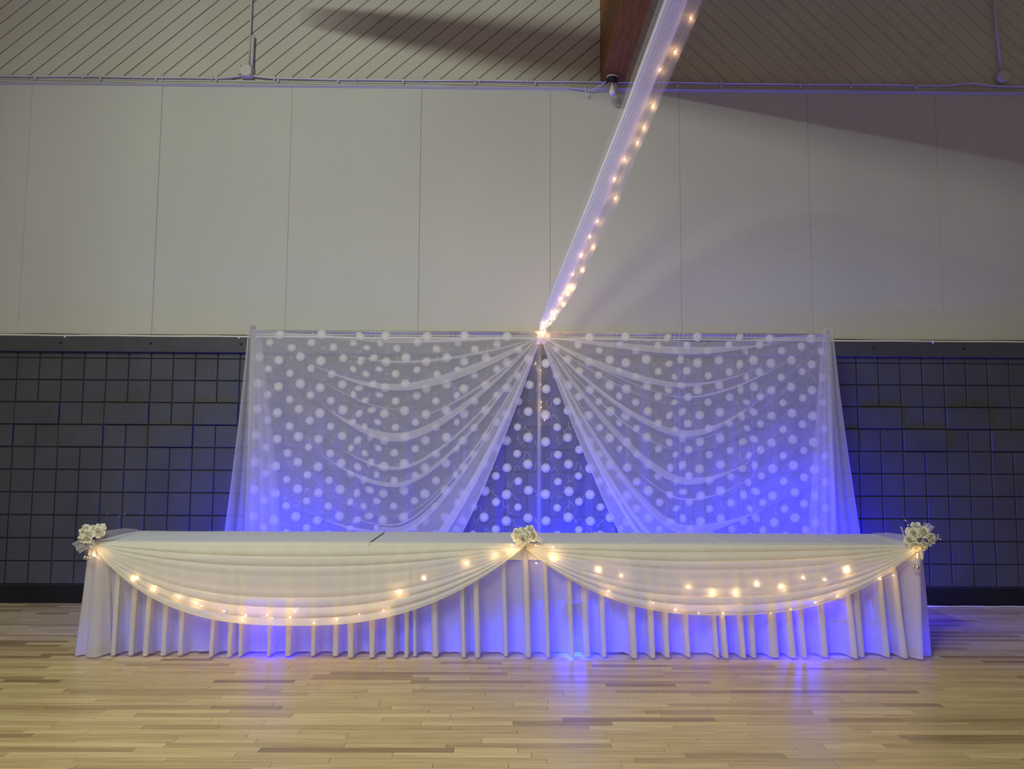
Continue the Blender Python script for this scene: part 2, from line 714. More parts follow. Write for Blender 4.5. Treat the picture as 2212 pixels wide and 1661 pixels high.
def clip(poly, a, b, c):
    """keep a*x + b*z <= c"""
    out = []
    for i in range(len(poly)):
        p, q = poly[i], poly[(i + 1) % len(poly)]
        dp, dq = a * p[0] + b * p[1] - c, a * q[0] + b * q[1] - c
        if dp <= 0:
            out.append(p)
        if dp * dq < 0:
            t = dp / (dp - dq)
            out.append((p[0] + (q[0] - p[0]) * t, p[1] + (q[1] - p[1]) * t))
    return out


def boards(xa, xb, ang, step, x_start, z_start, gap, thick):
    ca, sa = math.cos(ang), math.sin(ang)
    g = gap / 2 / abs(sa)
    k = -80
    while k < 80:
        x = x_start + k * step
        Ln = 6.0
        p = [(x + g - ca * Ln, z_start - sa * Ln), (x + step - g - ca * Ln, z_start - sa * Ln),
             (x + step - g + ca * Ln, z_start + sa * Ln), (x + g + ca * Ln, z_start + sa * Ln)]
        for cc in ((1, 0, xb), (-1, 0, -xa), (0, 1, ZG1), (0, -1, -ZG0 - 0.002)):
            p = clip(p, *cc)
            if len(p) < 3:
                break
        if len(p) >= 3:
            area = abs(sum(p[i][0] * p[(i + 1) % len(p)][1] - p[(i + 1) % len(p)][0] * p[i][1] for i in range(len(p)))) / 2
            if area > 0.002 and min(q[1] for q in p) < 5.85:
                mb = MB()
                mb.prism(p, -thick + random.uniform(-0.0006, 0.0006), 0.02)
                mb.build('board', MT['board'], gable)
        k += 1


g0 = onY(1058 / 2.989, 485 / 2.989, 0.0)
boards(-5.3, BX0 - 0.004, math.radians(41.3), 0.1755, g0.x, g0.z, 0.008, 0.010)
g1 = onY(1400 + 540 / 2.724, 460 / 2.724, 0.0)
boards(BX1 + 0.004, 5.5, math.radians(180 - 44.5), 0.168, g1.x, g1.z, 0.004, 0.010)

# ---- the glulam beam running out from the wall
bm = MB()
bm.cham(((BX0 + BX1) / 2, -4.3, BZ + 0.55), (BX1 - BX0, 9.0, 1.1), 0.004)
beam = bm.build('ceiling_beam', MT['beam'])
tag(beam, 'brown stained timber beam running out from the gable wall overhead', kind='structure')

# unseen box added above the view to cast the wedge shadow on the gable
dm = MB()
dm.cham((-2.20, -5.6, 5.522), (0.16, 6.8, 0.137), 0.01)
shade_box = dm.build('gable_shade_box', MT['board'])
for hy in (-8.4, -5.6, -2.8):
    hm_ = MB()
    hm_.tube([(-2.2, hy, 5.585), (-2.2, hy, 6.3)], 0.006, 6)
    hm_.build('hanger_rod', MT['steel'], shade_box)
tag(shade_box, 'unseen box added under the roof to shade the gable boards', kind='structure')

# ---- cable runs along the top of the panels
zt = lambda x: onY(1106 + x * 232, 172 + (1106 + x * 232) * 0.0068, 0).z
runs = [('grey painted conduit, uppermost of the cable runs under the diagonal boards', 0.030, 0.010, 'wire', 0.004),
        ('thin slack cable stapled just below the painted conduit', 0.006, 0.0055, 'wire', 0.006),
        ('thin twin cable, lowest but one run along the panel tops', -0.012, 0.005, 'wire', 0.004),
        ('lowest cable run touching the tops of the upper wall panels', -0.026, 0.006, 'wire', 0.002)]
for (lab, dz, r, m, wob) in runs:
    pts = []
    for i in range(161):
        x = -5.6 + 11.2 * i / 160
        zz = 4.816 + dz + wob * math.sin(x * 5.1 + dz * 300) * math.sin(x * 1.7 + 2)
        if dz > 0.02:
            for bx in (-2.44, 4.42):
                zz += 0.028 * math.exp(-((x - bx) / 0.16) ** 2)
        pts.append((x, -0.024 - r - (0.006 if dz > 0.02 else 0), zz))
    mb = MB()
    mb.tube(pts, r, 6)
    rt = empty('cable_run', (0, 0, 0))
    tag(rt, lab, 'cable', 'cable runs under the gable')
    mb.build('cable', MT[m], rt, True)
    if dz > 0.0:
        cl0 = None
        for k in range(18):
            x = -5.1 + 0.6 * k + random.uniform(-0.12, 0.12)
            if abs(x + 2.44) < 0.25 or abs(x - 4.42) < 0.25 or 0.8 < x < 1.2:
                continue
            cm = MB()
            cm.cham((0, -0.007, 0), (0.016, 0.022, 2 * r + 0.016), 0.003)
            if cl0 is None:
                cl0 = cm.build('clip', MT['wire'], rt)
                o = cl0
            else:
                o = copy_mesh(cl0, 'clip', rt)
            o.location = (x, -0.034 - r * 0.6, 4.816 + dz)
# batten the runs are fixed to
bt = MB()
bt.cham(((X_MIN + X_MAX) / 2, -0.008, 4.808), (X_MAX - X_MIN, 0.032, 0.062), 0.003)
tag(bt.build('trim_2', MT['panel']), 'painted batten between the panels and the gable boards', kind='structure')

# square junction box with two conduits
jb = empty('junction_box', (-2.435, -0.02, 4.90))
tag(jb, 'square grey junction box with two upright conduits above the cable runs', 'junction box')
mb = MB()
mb.cham((0, -0.03, 0), (0.108, 0.075, 0.108), 0.006)
mb.build('box_body', MT['wire'], jb)
mb = MB()
mb.cham((0, -0.070, 0), (0.104, 0.006, 0.104), 0.002)
cov = mb.build('cover_plate', MT['wire'], jb)
for sx in (-1, 1):
    for sz in (-1, 1):
        mb = MB()
        mb.lathe((sx * 0.042, -0.073, sz * 0.042), [(0.006, 0), (0.006, 0.002)], 8, 'y')
        mb.build('screw', MT['black_metal'], cov)
mb = MB()
mb.tube([(0.012, -0.018, 0.05), (0.014, -0.018, 0.6), (0.016, -0.018, 1.3)], 0.009, 8)
mb.build('conduit', MT['wire'], jb, True)
mb = MB()
mb.tube([(0.042, -0.03, 0.05), (0.042, -0.03, 0.2), (0.043, -0.03, 0.32), (0.044, -0.03, 0.352), (0.044, -0.03, 0.362)],
        [0.014, 0.014, 0.0155, 0.0155, 0.011], 10)
mb.build('conduit_stub', MT['wire'], jb, True)

# round junction box on the right
pr = onY(2163, 168, -0.03)
jr = empty('round_junction_box', (pr.x, -0.02, pr.z))
tag(jr, 'round grey junction box with one upright conduit in the shaded corner', 'junction box')
mb = MB()
mb.lathe((0, 0, 0), [(0.058, 0), (0.058, 0.045), (0.052, 0.052)], 20, 'y')
mb.build('box_body', MT['wire'], jr)
mb = MB()
mb.lathe((0, -0.052, 0), [(0.050, 0), (0.050, 0.004), (0.046, 0.006)], 20, 'y')
mb.build('cover_plate', MT['wire'], jr)
ptop = onY(2143, -40, -0.03)
mb = MB()
mb.tube([(-0.006, -0.02, 0.05), (-0.03, -0.02, 0.5), (ptop.x - pr.x, -0.02, ptop.z - pr.z)], 0.011, 8)
mb.build('conduit', MT['wire'], jr, True)

# lampholder under the beam with its glass jar and unlit bulb
pl = onY(1328, 172, -0.16)
lh = empty('jar_lamp', ((BX0 + BX1) / 2 - 0.075 + 0.05, -0.17, BZ))
tag(lh, 'unlit jar lamp with ribbed clear glass fixed under the timber beam', 'lamp')
mb = MB()
mb.lathe((0, 0, -0.03), [(0.050, 0.03), (0.055, 0.018), (0.055, 0.0)], 20)
mb.build('base', MT['porcelain'], lh, True)
mb = MB()
mb.lathe((0, 0, -0.075), [(0.044, 0.0), (0.057, 0.012), (0.057, 0.036), (0.053, 0.045)], 20)
mb.build('collar', MT['black_metal'], lh, True)
mb = MB()


def jar(u, v):
    a = 2 * PI * u
    prof = [(0.040, -0.07), (0.050, -0.085), (0.054, -0.12), (0.053, -0.16), (0.048, -0.195), (0.034, -0.214), (0.006, -0.222)]
    t = v * (len(prof) - 1)
    i = min(int(t), len(prof) - 2)
    f = t - i
    r = prof[i][0] * (1 - f) + prof[i + 1][0] * f
    z = prof[i][1] * (1 - f) + prof[i + 1][1] * f
    r *= 1 + 0.035 * math.cos(14 * a)
    return (r * math.cos(a), r * math.sin(a), z)


mb.grid(jar, 56, 12)
mb.build('glass_jar', MT['glass'], lh, True)
mb = MB()
mb.lathe((0, 0, 0), [(0.013, -0.07), (0.014, -0.10), (0.026, -0.135), (0.030, -0.16), (0.024, -0.183), (0.004, -0.193)], 16)
mb.build('bulb', MT['frosted'], lh, True)
mb = MB()
mb.tube([(-0.02, -0.01, -0.03), (-0.09, 0.06, -0.06), (-0.18, 0.12, -0.085), (-0.30, 0.13, -0.07), (-0.42, 0.135, -0.052)], 0.006, 6)
mb.build('flex', MT['wire'], lh, True)

# little clear hook below the cables
hp = onY(1264, 190, -0.03)
mb = MB()
mb.tube([(hp.x - 0.004, -0.03, hp.z + 0.015), (hp.x, -0.045, hp.z - 0.02), (hp.x + 0.008, -0.05, hp.z - 0.07),
         (hp.x + 0.02, -0.06, hp.z - 0.095), (hp.x + 0.025, -0.072, hp.z - 0.075), (hp.x + 0.022, -0.075, hp.z - 0.05)], 0.0045, 6)
o = mb.build('cable_hook', MT['frosted'], None, True)
tag(o, 'small pale plastic hook hanging from the cables beside the jar lamp', 'hook')

# white light-strip cable along the ledge, black lead above it
rt = empty('ledge_cable')
tag(rt, 'white flat cable lying along the top of the dark ledger board', 'cable')
mb = MB()
mb.tube([(-5.6 + 11.2 * i / 60, -0.038, 2.3965 + 0.0015 * math.sin(i * 1.3)) for i in range(61)], 0.0085, 6)
mb.build('cable', MT['white'], rt, True)
for u in (140, 516, 2015, 900, 1400):
    xx = onY(u, 730, -0.05).x
    mb = MB()
    mb.cham((xx, -0.05, 2.385), (0.012, 0.012, 0.022), 0.003)
    mb.build('clip', MT['white'], rt)
mb = MB()
mb.tube([(-5.6 + 11.2 * i / 70, -0.024, 2.409 + 0.003 * math.sin(i * 0.9) * math.sin(i * 0.21)) for i in range(71)], 0.004, 6)
o = mb.build('black_lead', MT['black'], None, True)
tag(o, 'thin black lead behind the white cable on the ledge', 'cable')

# white lead lying on the floor against the base on the right
pts = [onZ(u, v, 0.006) for u, v in ((1990, 1306), (2020, 1307.5), (2050, 1308.5), (2080, 1307), (2110, 1308.5), (2140, 1307.5), (2170, 1309), (2195, 1308), (2230, 1307))]
mb = MB()
mb.tube([(p.x, -0.05 - 0.01 * (i % 3), 0.006) for i, p in enumerate(pts)], 0.0055, 6)
o = mb.build('floor_lead', MT['white'], None, True)
tag(o, 'white lead lying on the floor along the black baseboard', 'cable')

# ================================================================== BLUE UPLIGHTS
def uplight(u, label, energy, y=-0.26, c=(0.006, 0.004, 1.0)):
    x = onY(u, 1150, y).x
    t = empty('uplight', (x, y, 0))
    tag(t, label, 'uplight', 'blue floor uplights behind the drapes')
    mb = MB()
    mb.lathe((0, 0, 0.03), [(0.055, 0), (0.075, 0.02), (0.08, 0.11), (0.082, 0.13), (0.074, 0.132)], 20)
    mb.build('housing', MT['black_metal'], t, True)
    mb = MB()
    mb.lathe((0, 0, 0.155), [(0.07, 0), (0.07, 0.006), (0.06, 0.009)], 20)
    mb.build('lens', MT['lens'], t, True)
    for s in (-1, 1):
        mb = MB()
        mb.tube([(s * 0.083, 0, 0.10), (s * 0.088, 0, 0.04), (s * 0.085, 0.05, 0.008), (s * 0.085, -0.06, 0.008)], 0.007, 6)
        mb.build('bracket', MT['black_metal'], t, True)
    add_light('uplight_glow', 'POINT', (x, y, 0.26), energy, c, 0.09)
    return t


uplight(590, 'blue uplight on the floor behind the drape nearest the patched block wall', 145)
uplight(1240, 'blue uplight on the floor between the tables and the middle of the backdrop', 140, y=-0.66, c=(0.006, 0.016, 1.0))
uplight(1730, 'blue uplight on the floor behind the most intensely blue corner of the drapes', 320)

# ================================================================== BACKDROP
YB = -0.50
PLX, PRX, PCX = -2.145, 2.782, 0.300
ZTOP = 2.405
st = empty('backdrop_stand', (0, YB, 0))
tag(st, 'grey pipe stand of three uprights and a top rail carrying the drapes', 'stand')
for xx in (PLX, PCX, PRX):
    mb = MB()
    mb.tube([(xx, 0, 0.012), (xx, 0, 1.2), (xx, 0, ZTOP + (0.018 if xx != PCX else -0.03))], 0.019, 10)
    mb.build('upright', MT['steel'], st, True)
    mb = MB()
    mb.cham((xx, 0, 0.006), (0.32, 0.32, 0.012), 0.003)
    mb.build('base_plate', MT['steel'], st)
mb = MB()
mb.tube([(PLX, 0, ZTOP - 0.03), (PCX, 0, ZTOP - 0.03)], 0.016, 10)
mb.build('top_rail', MT['steel'], st, True)
mb = MB()
mb.tube([(PCX, 0, ZTOP - 0.03), (PRX, 0, ZTOP - 0.03)], 0.016, 10)
mb.build('top_rail', MT['steel'], st, True)


# ---- applique lace curtains
def ap_mesh(r, n):
    """a little chrysanthemum of two rings of petals"""
    mb = MB()
    vs_, fs = [(0, -0.010, 0)], []
    for (rr, yy, ph) in ((0.45, -0.012, 0.0), (0.80, -0.008, 0.5)):
        pass
    ring = []
    for k in range(n):
        a = 2 * PI * k / n
        ring.append((r * 0.5 * math.cos(a), -0.012, r * 0.5 * math.sin(a)))
    mb.add([(0, -0.007, 0)] + ring, [(0, k + 1, (k + 1) % n + 1) for k in range(n)])
    for k in range(n):
        a0 = 2 * PI * k / n
        da = PI / n
        p = lambda rad, ang, yy: (rad * math.cos(ang), yy, rad * math.sin(ang))
        mb.add([p(r * 0.42, a0 - da, -0.009), p(r * 0.42, a0 + da, -0.009), p(r * 0.93, a0 + da * 0.8, -0.003),
                p(r * 1.04, a0, -0.006), p(r * 0.93, a0 - da * 0.8, -0.003)],
               [(0, 1, 2, 3, 4)])
    return mb


AP = (ap_mesh(0.040, 24), ap_mesh(0.034, 20))


def lace_y(x, z, seed):
    f = 0.012 * math.sin(x * 17 + seed) + 0.008 * math.sin(x * 41 + seed * 2.1) + 0.006 * math.sin(x * 7.3 + seed * 3)
    return YB - 0.025 + f * (0.35 + 0.65 * min(1, (2.4 - z) / 0.9))


def lace_curtain(xa, xb, gathers, phase, seed, label):
    c = empty('lace_curtain', (0, 0, 0))
    tag(c, label, 'curtain', 'applique lace curtains of the backdrop')
    mb = MB()

    def fn(u, v):
        x = xa + (xb - xa) * u
        z = ZTOP - 0.015 - (ZTOP - 0.035) * v
        yy = lace_y(x, z, seed)
        for gx, gw in gathers:
            e = math.exp(-((x - gx) / gw) ** 2)
            yy += 0.022 * e * math.sin((x - gx) * 160)
        return (x, yy, z)

    mb.grid(fn, 300, 14)
    mb.build('sheer_panel', MT['lace'], c, True)
    # flowers on their repeat: four columns, one row per 0.222 m
    xs = []
    s = xa + 0.05
    k = phase
    while s < xb - 0.03:
        xs.append((s, k))
        step = 0.0895
        for gx, gw in gathers:
            if abs(s - gx) < gw:
                step *= 0.6
        s += step * random.uniform(0.93, 1.07)
        k += 1
    ph = (73 / 177, 150 / 177, 98 / 177, 8 / 177)
    pro = [None, None]
    vm = MB()
    for (x, k) in xs:
        z = ZTOP + 0.06 - 0.222 * ph[k % 4]
        while z > 0.52:
            if z < ZTOP - 0.045:
                which = 0 if k % 2 == 0 else 1
                if pro[which] is None:
                    pro[which] = AP[which].build('flower_applique', MT['applique'], c)
                    o = pro[which]
                else:
                    o = copy_mesh(pro[which], 'flower_applique', c)
                xx = x + random.uniform(-0.006, 0.006)
                zz = z + random.uniform(-0.006, 0.006)
                o.location = (xx, lace_y(xx, zz, seed) - 0.008, zz)
                sq = 1.0
                for gx, gw in gathers:
                    if abs(xx - gx) < gw:
                        sq = 0.75
                o.rotation_euler = (0, random.uniform(0, 6), 0)
                kk = random.uniform(0.94, 1.05)
                o.scale = (kk * sq, 1, kk)
                # vine tendril beside the flower
                t0 = random.uniform(0, 6)
                sg = random.choice((-1, 1))
                pts = []
                for i in range(15):
                    t = i / 14
                    cx = xx + sg * (0.045 + 0.055 * t) + 0.014 * math.sin(t * 9) * t
                    cz = zz + 0.03 * math.sin(t * 5 + t0) - 0.02 + 0.012 * math.cos(t * 9) * t
                    pts.append((cx, lace_y(cx, cz, seed) - 0.003, cz))
                n0 = len(vm.v)
                for i, p in enumerate(pts):
                    q = Vector(pts[min(i + 1, 14)]) - Vector(pts[max(i - 1, 0)])
                    nn = Vector((-q.z, 0, q.x))
                    nn = nn.normalized() * 0.0011 if nn.length > 1e-6 else Vector((0, 0, 0.0011))
                    vm.v += [Vector(p) - nn, Vector(p) + nn]
                for i in range(14):
                    vm.f.append((n0 + 2 * i, n0 + 2 * i + 2, n0 + 2 * i + 3, n0 + 2 * i + 1))
            z -= 0.222
    o = vm.build('embroidered_vines', MT['vine'], c)
    tag(o, kind='stuff')
    # sequins
    sq0 = None
    sm = MB()
    for i in range(60):
        x = random.uniform(xa + 0.05, xb - 0.05)
        z = random.uniform(0.75, ZTOP - 0.05)
        sm.sphere((x, lace_y(x, z, seed) - 0.006, z), 0.0042, 6, 4)
    o = sm.build('sequins', MT['silver'], c)
    tag(o, kind='stuff')
    return c


lace_curtain(PLX + 0.02, PCX + 0.005, [(-1.16, 0.12), (-0.42, 0.05)], 0, 0.4,
             'sheer lace curtain of white flower appliques between the dark patched wall end and the knot')
lace_curtain(PCX + 0.005, PRX - 0.02, [(0.98, 0.05), (1.47, 0.08), (2.05, 0.07)], 2, 2.3,
             'sheer lace curtain of white flower appliques on the intensely blue side of the knot')

# ---- voile curtains drawn to the middle knot
YV = -0.585
KN = onY(1168, 728, YV)


def voile(xe, label, mirror, seed):
    """threads run from the outer upright to the knot; deeper threads hang lower, gathered in folds"""
    c = empty('voile_drape', (0, 0, 0))
    tag(c, label, 'drape')
    rnd = random.Random(seed)
    zk = KN.z
    z0 = 2.385
    D = 2.30

    W3 = [(6, 0.50, rnd.uniform(0, 6.28), 1.2), (11, 0.70, rnd.uniform(0, 6.28), -1.6), (19, 0.75, rnd.uniform(0, 6.28), 2.3), (34, 0.65, rnd.uniform(0, 6.28), -3.0)]

    def thread(u, v, gain=1.0, lift=0.0):
        # u 0 outer .. 1 knot ; v 0 top .. 1 hem
        w = u ** 1.12
        near = min(1.0, max(0.0, (u - 0.04) / 0.5))
        near = near * near * (3 - 2 * near)
        amp = gain * (0.42 + 1.05 * near + 1.0 * max(0.0, (u - 0.55) / 0.45) ** 1.5)
        vv, dy = v, 0.0
        for (n, a, ph, dr) in W3:
            q = 2 * PI * n * v + ph + dr * u
            vv += amp * a / (2 * PI * n) * math.sin(q)
            dy += 0.075 / n * math.cos(q) * a * (0.3 + 0.7 * near) * (1 - 0.7 * u ** 6)
        vv = min(max(0.0, vv), 1.0 + 0.02 * math.sin(9 * u))
        d = 0.005 + D * vv
        t = abs(2 * w - 1)
        e = 0.03
        tt = ((t * t + e) ** 0.74 - e ** 0.74) / ((1 + e) ** 0.74 - e ** 0.74)
        zlow = zk - d
        zo = z0 - 2.34 * max(0.0, (v - 0.30) / 0.70) ** 1.3
        zend = zk if w > 0.5 else zo
        x = xe + (KN.x - xe) * w
        z = zlow + (zend - zlow) * tt
        x += (1 if mirror else -1) * 0.006 * (1 - near)
        y = YV + dy - 0.05 * math.sin(PI * u) * v - lift
        if u > 0.9:
            k = (u - 0.9) / 0.1
            x += (0.022 * (1 if mirror else -1)) * k * (1 - v)
        return (x, y, max(z, 0.03))

    mb = MB()
    mb.grid(lambda u, v: thread(u, v), 90, 420)
    mb.build('swagged_sheet', MT['voile'], c, True)
    # the inner edge, gathered more tightly on its way up to the knot
    mb = MB()
    mb.grid(lambda u, v: thread(0.50 + 0.5 * u, 0.73 + 0.27 * v, 1.4, 0.02), 70, 160)
    mb.build('gathered_edge', MT['voile'], c, True)
    hm = MB()
    hm.tube([thread(i / 60, 1.0) for i in range(61)], 0.004, 5)
    hm.build('hem', MT['side'], c, True)
    return c


voile(PLX + 0.02, 'white voile drape drawn from the upright by the patched wall to the knot', False, 3)
voile(PRX - 0.02, 'white voile drape drawn from the upright by the bluest corner to the knot', True, 8)


# ---- flared side drapes hanging down the outer uprights
def side_drape(xt, xo_b, xi_b, sgn, label, seed):
    c = empty('side_drape', (0, 0, 0))
    tag(c, label, 'drape')
    rnd = random.Random(seed)
    a = rnd.uniform(0, 6)

    def fn(u, v):
        # u 0 outer edge .. 1 inner edge, v 0 top .. 1 floor
        z = (ZTOP + 0.02) * (1 - v) + 0.015 * v
        xo = xt - sgn * 0.022 + (xo_b - xt) * (v ** 1.25)
        xi = xt + sgn * 0.05 + (xi_b - xt) * (v ** 0.8)
        f = u + 0.035 * math.sin(2 * PI * 5 * u + a) * (0.3 + 0.7 * v)
        x = xo + (xi - xo) * f
        y = YB - 0.055 - 0.035 * math.cos(2 * PI * 5 * u + a) * (0.25 + v * 0.9) - 0.03 * v
        return (x, y, z)

    mb = MB()
    mb.grid(fn, 120, 24)
    mb.build('hanging_sheet', MT['side'], c, True)
    mb = MB()
    mb.tube([fn(0, i / 24) for i in range(25)], 0.006, 6)
    mb.build('edge_hem', MT['side'], c, True)
    return c


sL = onY(490, 1148, -0.6)
sR = onY(1858, 1150, -0.6)
vk = (1 - sL.z / 2.42)
side_drape(PLX, PLX + (sL.x - PLX) / (vk ** 1.25), -1.80, 1, 'narrow white side drape flaring to the floor beside the patched block wall', 5)
side_drape(PRX, PRX + (sR.x - PRX) / (vk ** 1.25), 2.55, -1, 'narrow white side drape flaring to the floor at the bluest corner', 9)

# ---- the gathered knot
kt = empty('drape_knot', (KN.x, YV - 0.01, KN.z))
tag(kt, 'tightly gathered knot of white voile in the middle of the top rail', 'knot')


def knot(u, v):
    a = 2 * PI * u
    r = (0.050 - 0.026 * math.sin(PI * v)) * (1 + 0.10 * math.sin(9 * a + 3 * v))
    return (r * math.cos(a) * 0.95, r * math.sin(a) * 0.8, 0.05 - 0.11 * v)


mb = MB()
mb.grid(knot, 54, 14)
mb.build('gather', MT['side'], kt, True)
mb = MB()
mb.tube([(0.030 * math.cos(2 * PI * i / 24), 0.025 * math.sin(2 * PI * i / 24), -0.005 + 0.004 * math.sin(4 * PI * i / 24)) for i in range(25)], 0.007, 6)
mb.build('tie', MT['bow'], kt, True)

# ================================================================== CEILING SWAG
LE = [(712, 1163), (700, 1162), (609, 1191.5), (540, 1219), (471, 1246), (380, 1281), (240, 1337), (118, 1380), (0, 1422.7), (-260, 1517)]
RE = [(712, 1178), (700, 1191.5), (652, 1227), (590, 1260), (526, 1290), (435, 1336), (380, 1356), (199, 1433), (43, 1501.6), (0, 1516), (-260, 1603)]


def lerp_tab(tab, y):
    for i in range(len(tab) - 1):
        (ya, xa), (yb, xb) = tab[i], tab[i + 1]
        if ya >= y >= yb:
            return xa + (xb - xa) * (ya - y) / (ya - yb)
    return tab[-1][1] if y < tab[-1][0] else tab[0][1]


def swag_depth(py):
    return -0.60 - 2.0 * (712 - py) / 712.0


def swag_pt(py, u):
    y = swag_depth(py)
    a, b = lerp_tab(LE, py), lerp_tab(RE, py)
    return onY(a + (b - a) * u, py, y)


PY_END = -205
cs = empty('ceiling_swag', (0, 0, 0))
tag(cs, 'long pleated white tulle swag rising from the knot to the timber beam', 'swag')


def swag_layer(u0, u1, nf, amp, off, seed, over):
    def fn(u, v):
        py = 712 + (PY_END - 712) * v
        uu = u0 + (u1 - u0) * u
        ph = 2 * PI * nf * u + seed + 0.8 * math.sin(3 * v + seed)
        w = uu + over * (u1 - u0) / (2 * PI * nf) * math.sin(ph)
        p = swag_pt(py, min(max(w, 0.0), 1.0))
        k = min(1.0, 0.25 + 2.5 * v)
        n = Vector((0, -0.9, -0.4))
        return p + n * ((amp * math.cos(ph) + off) * k)
    mb = MB()
    mb.grid(fn, 120, 130)
    return mb


swag_layer(0.10, 0.66, 6, 0.018, 0.0, 0.3, 1.5).build('pleated_layer', MT['tulle'], cs, True)
swag_layer(0.12, 0.62, 8, 0.010, 0.045, 1.9, 1.4).build('pleated_layer', MT['tulle'], cs, True)
swag_layer(0.0, 0.30, 2, 0.01, -0.02, 2.4, 0.6).build('outer_layer', MT['tulle_thin'], cs, True)
swag_layer(0.55, 1.0, 2, 0.006, 0.028, 0.9, 0.4).build('light_pocket_front', MT['tulle_thin'], cs, True)
swag_layer(0.55, 1.0, 2, 0.006, -0.03, 2.9, 0.4).build('light_pocket_back', MT['tulle_thin'], cs, True)


# ---- fairy light strings
def star_bulb():
    mb = MB()
    mb.sphere((0, 0, 0), 0.0045, 6, 4)
    return mb


_bulb_proto = [None]


def light_string(name, label, points, wire_mat='white', slack=0.01, seed=1, group='strings of warm fairy lights', size=1.0):
    t = empty(name, (0, 0, 0))
    tag(t, label, 'fairy lights', group)
    rnd = random.Random(seed)
    pts = []
    for i, p in enumerate(points):
        p = Vector(p)
        pts.append(p)
        if i + 1 < len(points):
            q = Vector(points[i + 1])
            m_ = (p + q) / 2 + Vector((rnd.uniform(-1, 1), rnd.uniform(-0.3, 0.3), -1)) * min(slack, (q - p).length * 0.12)
            pts.append(m_)
    mb = MB()
    mb.tube(pts, 0.0009, 5)
    mb.build('wire', MT[wire_mat], t, True)
    for p in points:
        if _bulb_proto[0] is None:
            _bulb_proto[0] = star_bulb().build('bulb', MT['bulb'], t, True)
            o = _bulb_proto[0]
        else:
            o = copy_mesh(_bulb_proto[0], 'bulb', t)
        o.location = p
        k = rnd.uniform(0.75, 1.15) * size
        o.scale = (k, k, k)
    return t


C1 = [(1524, -40), (1492, 40), (1458, 112), (1426, 151), (1411, 229), (1392, 276), (1377, 308), (1350, 345), (1328, 386), (1330, 428), (1291, 478),
      (1274, 511), (1282, 534), (1255, 551), (1259, 583), (1236, 592), (1238, 620), (1233, 622), (1226, 634), (1211, 645), (1217, 657),
      (1204, 673), (1197, 675), (1191, 674), (1196, 680), (1197, 688), (1190, 689), (1181, 694), (1173, 698), (1189, 699), (1178, 703),
      (1172, 705), (1177, 713), (1173, 717)]
pts = []
for (u, v) in C1:
    y = swag_depth(min(v, 712))
    kk = min(1.0, 0.25 + 2.5 * (712 - v) / 917.0)
    pts.append(onY(u, v, y) + Vector((0, -0.9, -0.4)) * (0.004 * kk))
light_string('fairy_light_string', 'warm fairy lights tucked in the tulle swag rising to the beam', pts, 'white', 0.012, 2, size=0.8)
pts = [onY(u, v, YB - 0.06) for (u, v) in ((1163, 742), (1157, 785), (1168, 800), (1168, 830), (1169, 868), (1169, 880), (1176, 908))]
light_string('fairy_light_string', 'tail of warm fairy lights hanging beside the middle upright below the knot', pts, 'white', 0.01, 3, size=0.35)

# ================================================================== TABLE
TXL, TXR = -2.775, 2.835
TYF, TYB, TZ = -1.715, -1.03, 0.742
SEAM1 = onZ(800, 1171, 0.75).x
SEAM2 = onZ(1387, 1173, 0.75).x
spans = [(TXL + 0.015, SEAM1 - 0.01), (SEAM1 + 0.01, SEAM2 - 0.008), (SEAM2 + 0.008, TXR - 0.015)]
tl = ['folding table under the single plain tablecloth beside the patched wall', 'folding table under the middle rose cluster',
      'folding table under the creased end of the long tablecloth']
for (xa, xb), lab in zip(spans, tl):
    t = empty('folding_table', ((xa + xb) / 2, (TYF + TYB) / 2, 0))
    tag(t, 'grey plastic ' + lab, 'table', 'folding tables in a row')
    hw, hd = (xb - xa) / 2, (TYB - TYF) / 2
    mb = MB()
    mb.box((0, 0, TZ - 0.024), (2 * hw, 2 * hd, 0.044))
    mb.build('tabletop', MT['plastic_top'], t)
    for sx in (-1, 1):
        xl = sx * (hw - 0.12)
        for sy in (-1, 1):
            mb = MB()
            yy = sy * (hd - 0.125)
            mb.tube([(xl - sx * 0.06, yy * 0.55, TZ - 0.05), (xl - sx * 0.05, yy * 0.8, 0.62), (xl - sx * 0.025, yy * 0.97, 0.42),
                     (xl, yy, 0.2), (xl, yy, 0.012)], 0.016, 8)
            lg = mb.build('leg', MT['steel'], t, True)
            mb = MB()
            mb.tube([(xl, yy, 0.05), (xl, yy, 0.001)], 0.019, 8)
            mb.build('foot', MT['black'], lg, True)
        mb = MB()
        mb.tube([(xl - sx * 0.012, -hd + 0.13, 0.33), (xl - sx * 0.012, hd - 0.13, 0.33)], 0.011, 8)
        mb.build('brace', MT['steel'], t, True)
        mb = MB()
        mb.tube([(xl - sx * 0.04, 0, 0.55), (xl - sx * 0.45, 0, TZ - 0.05)], 0.009, 8)
        mb.build('strut', MT['steel'], t, True)


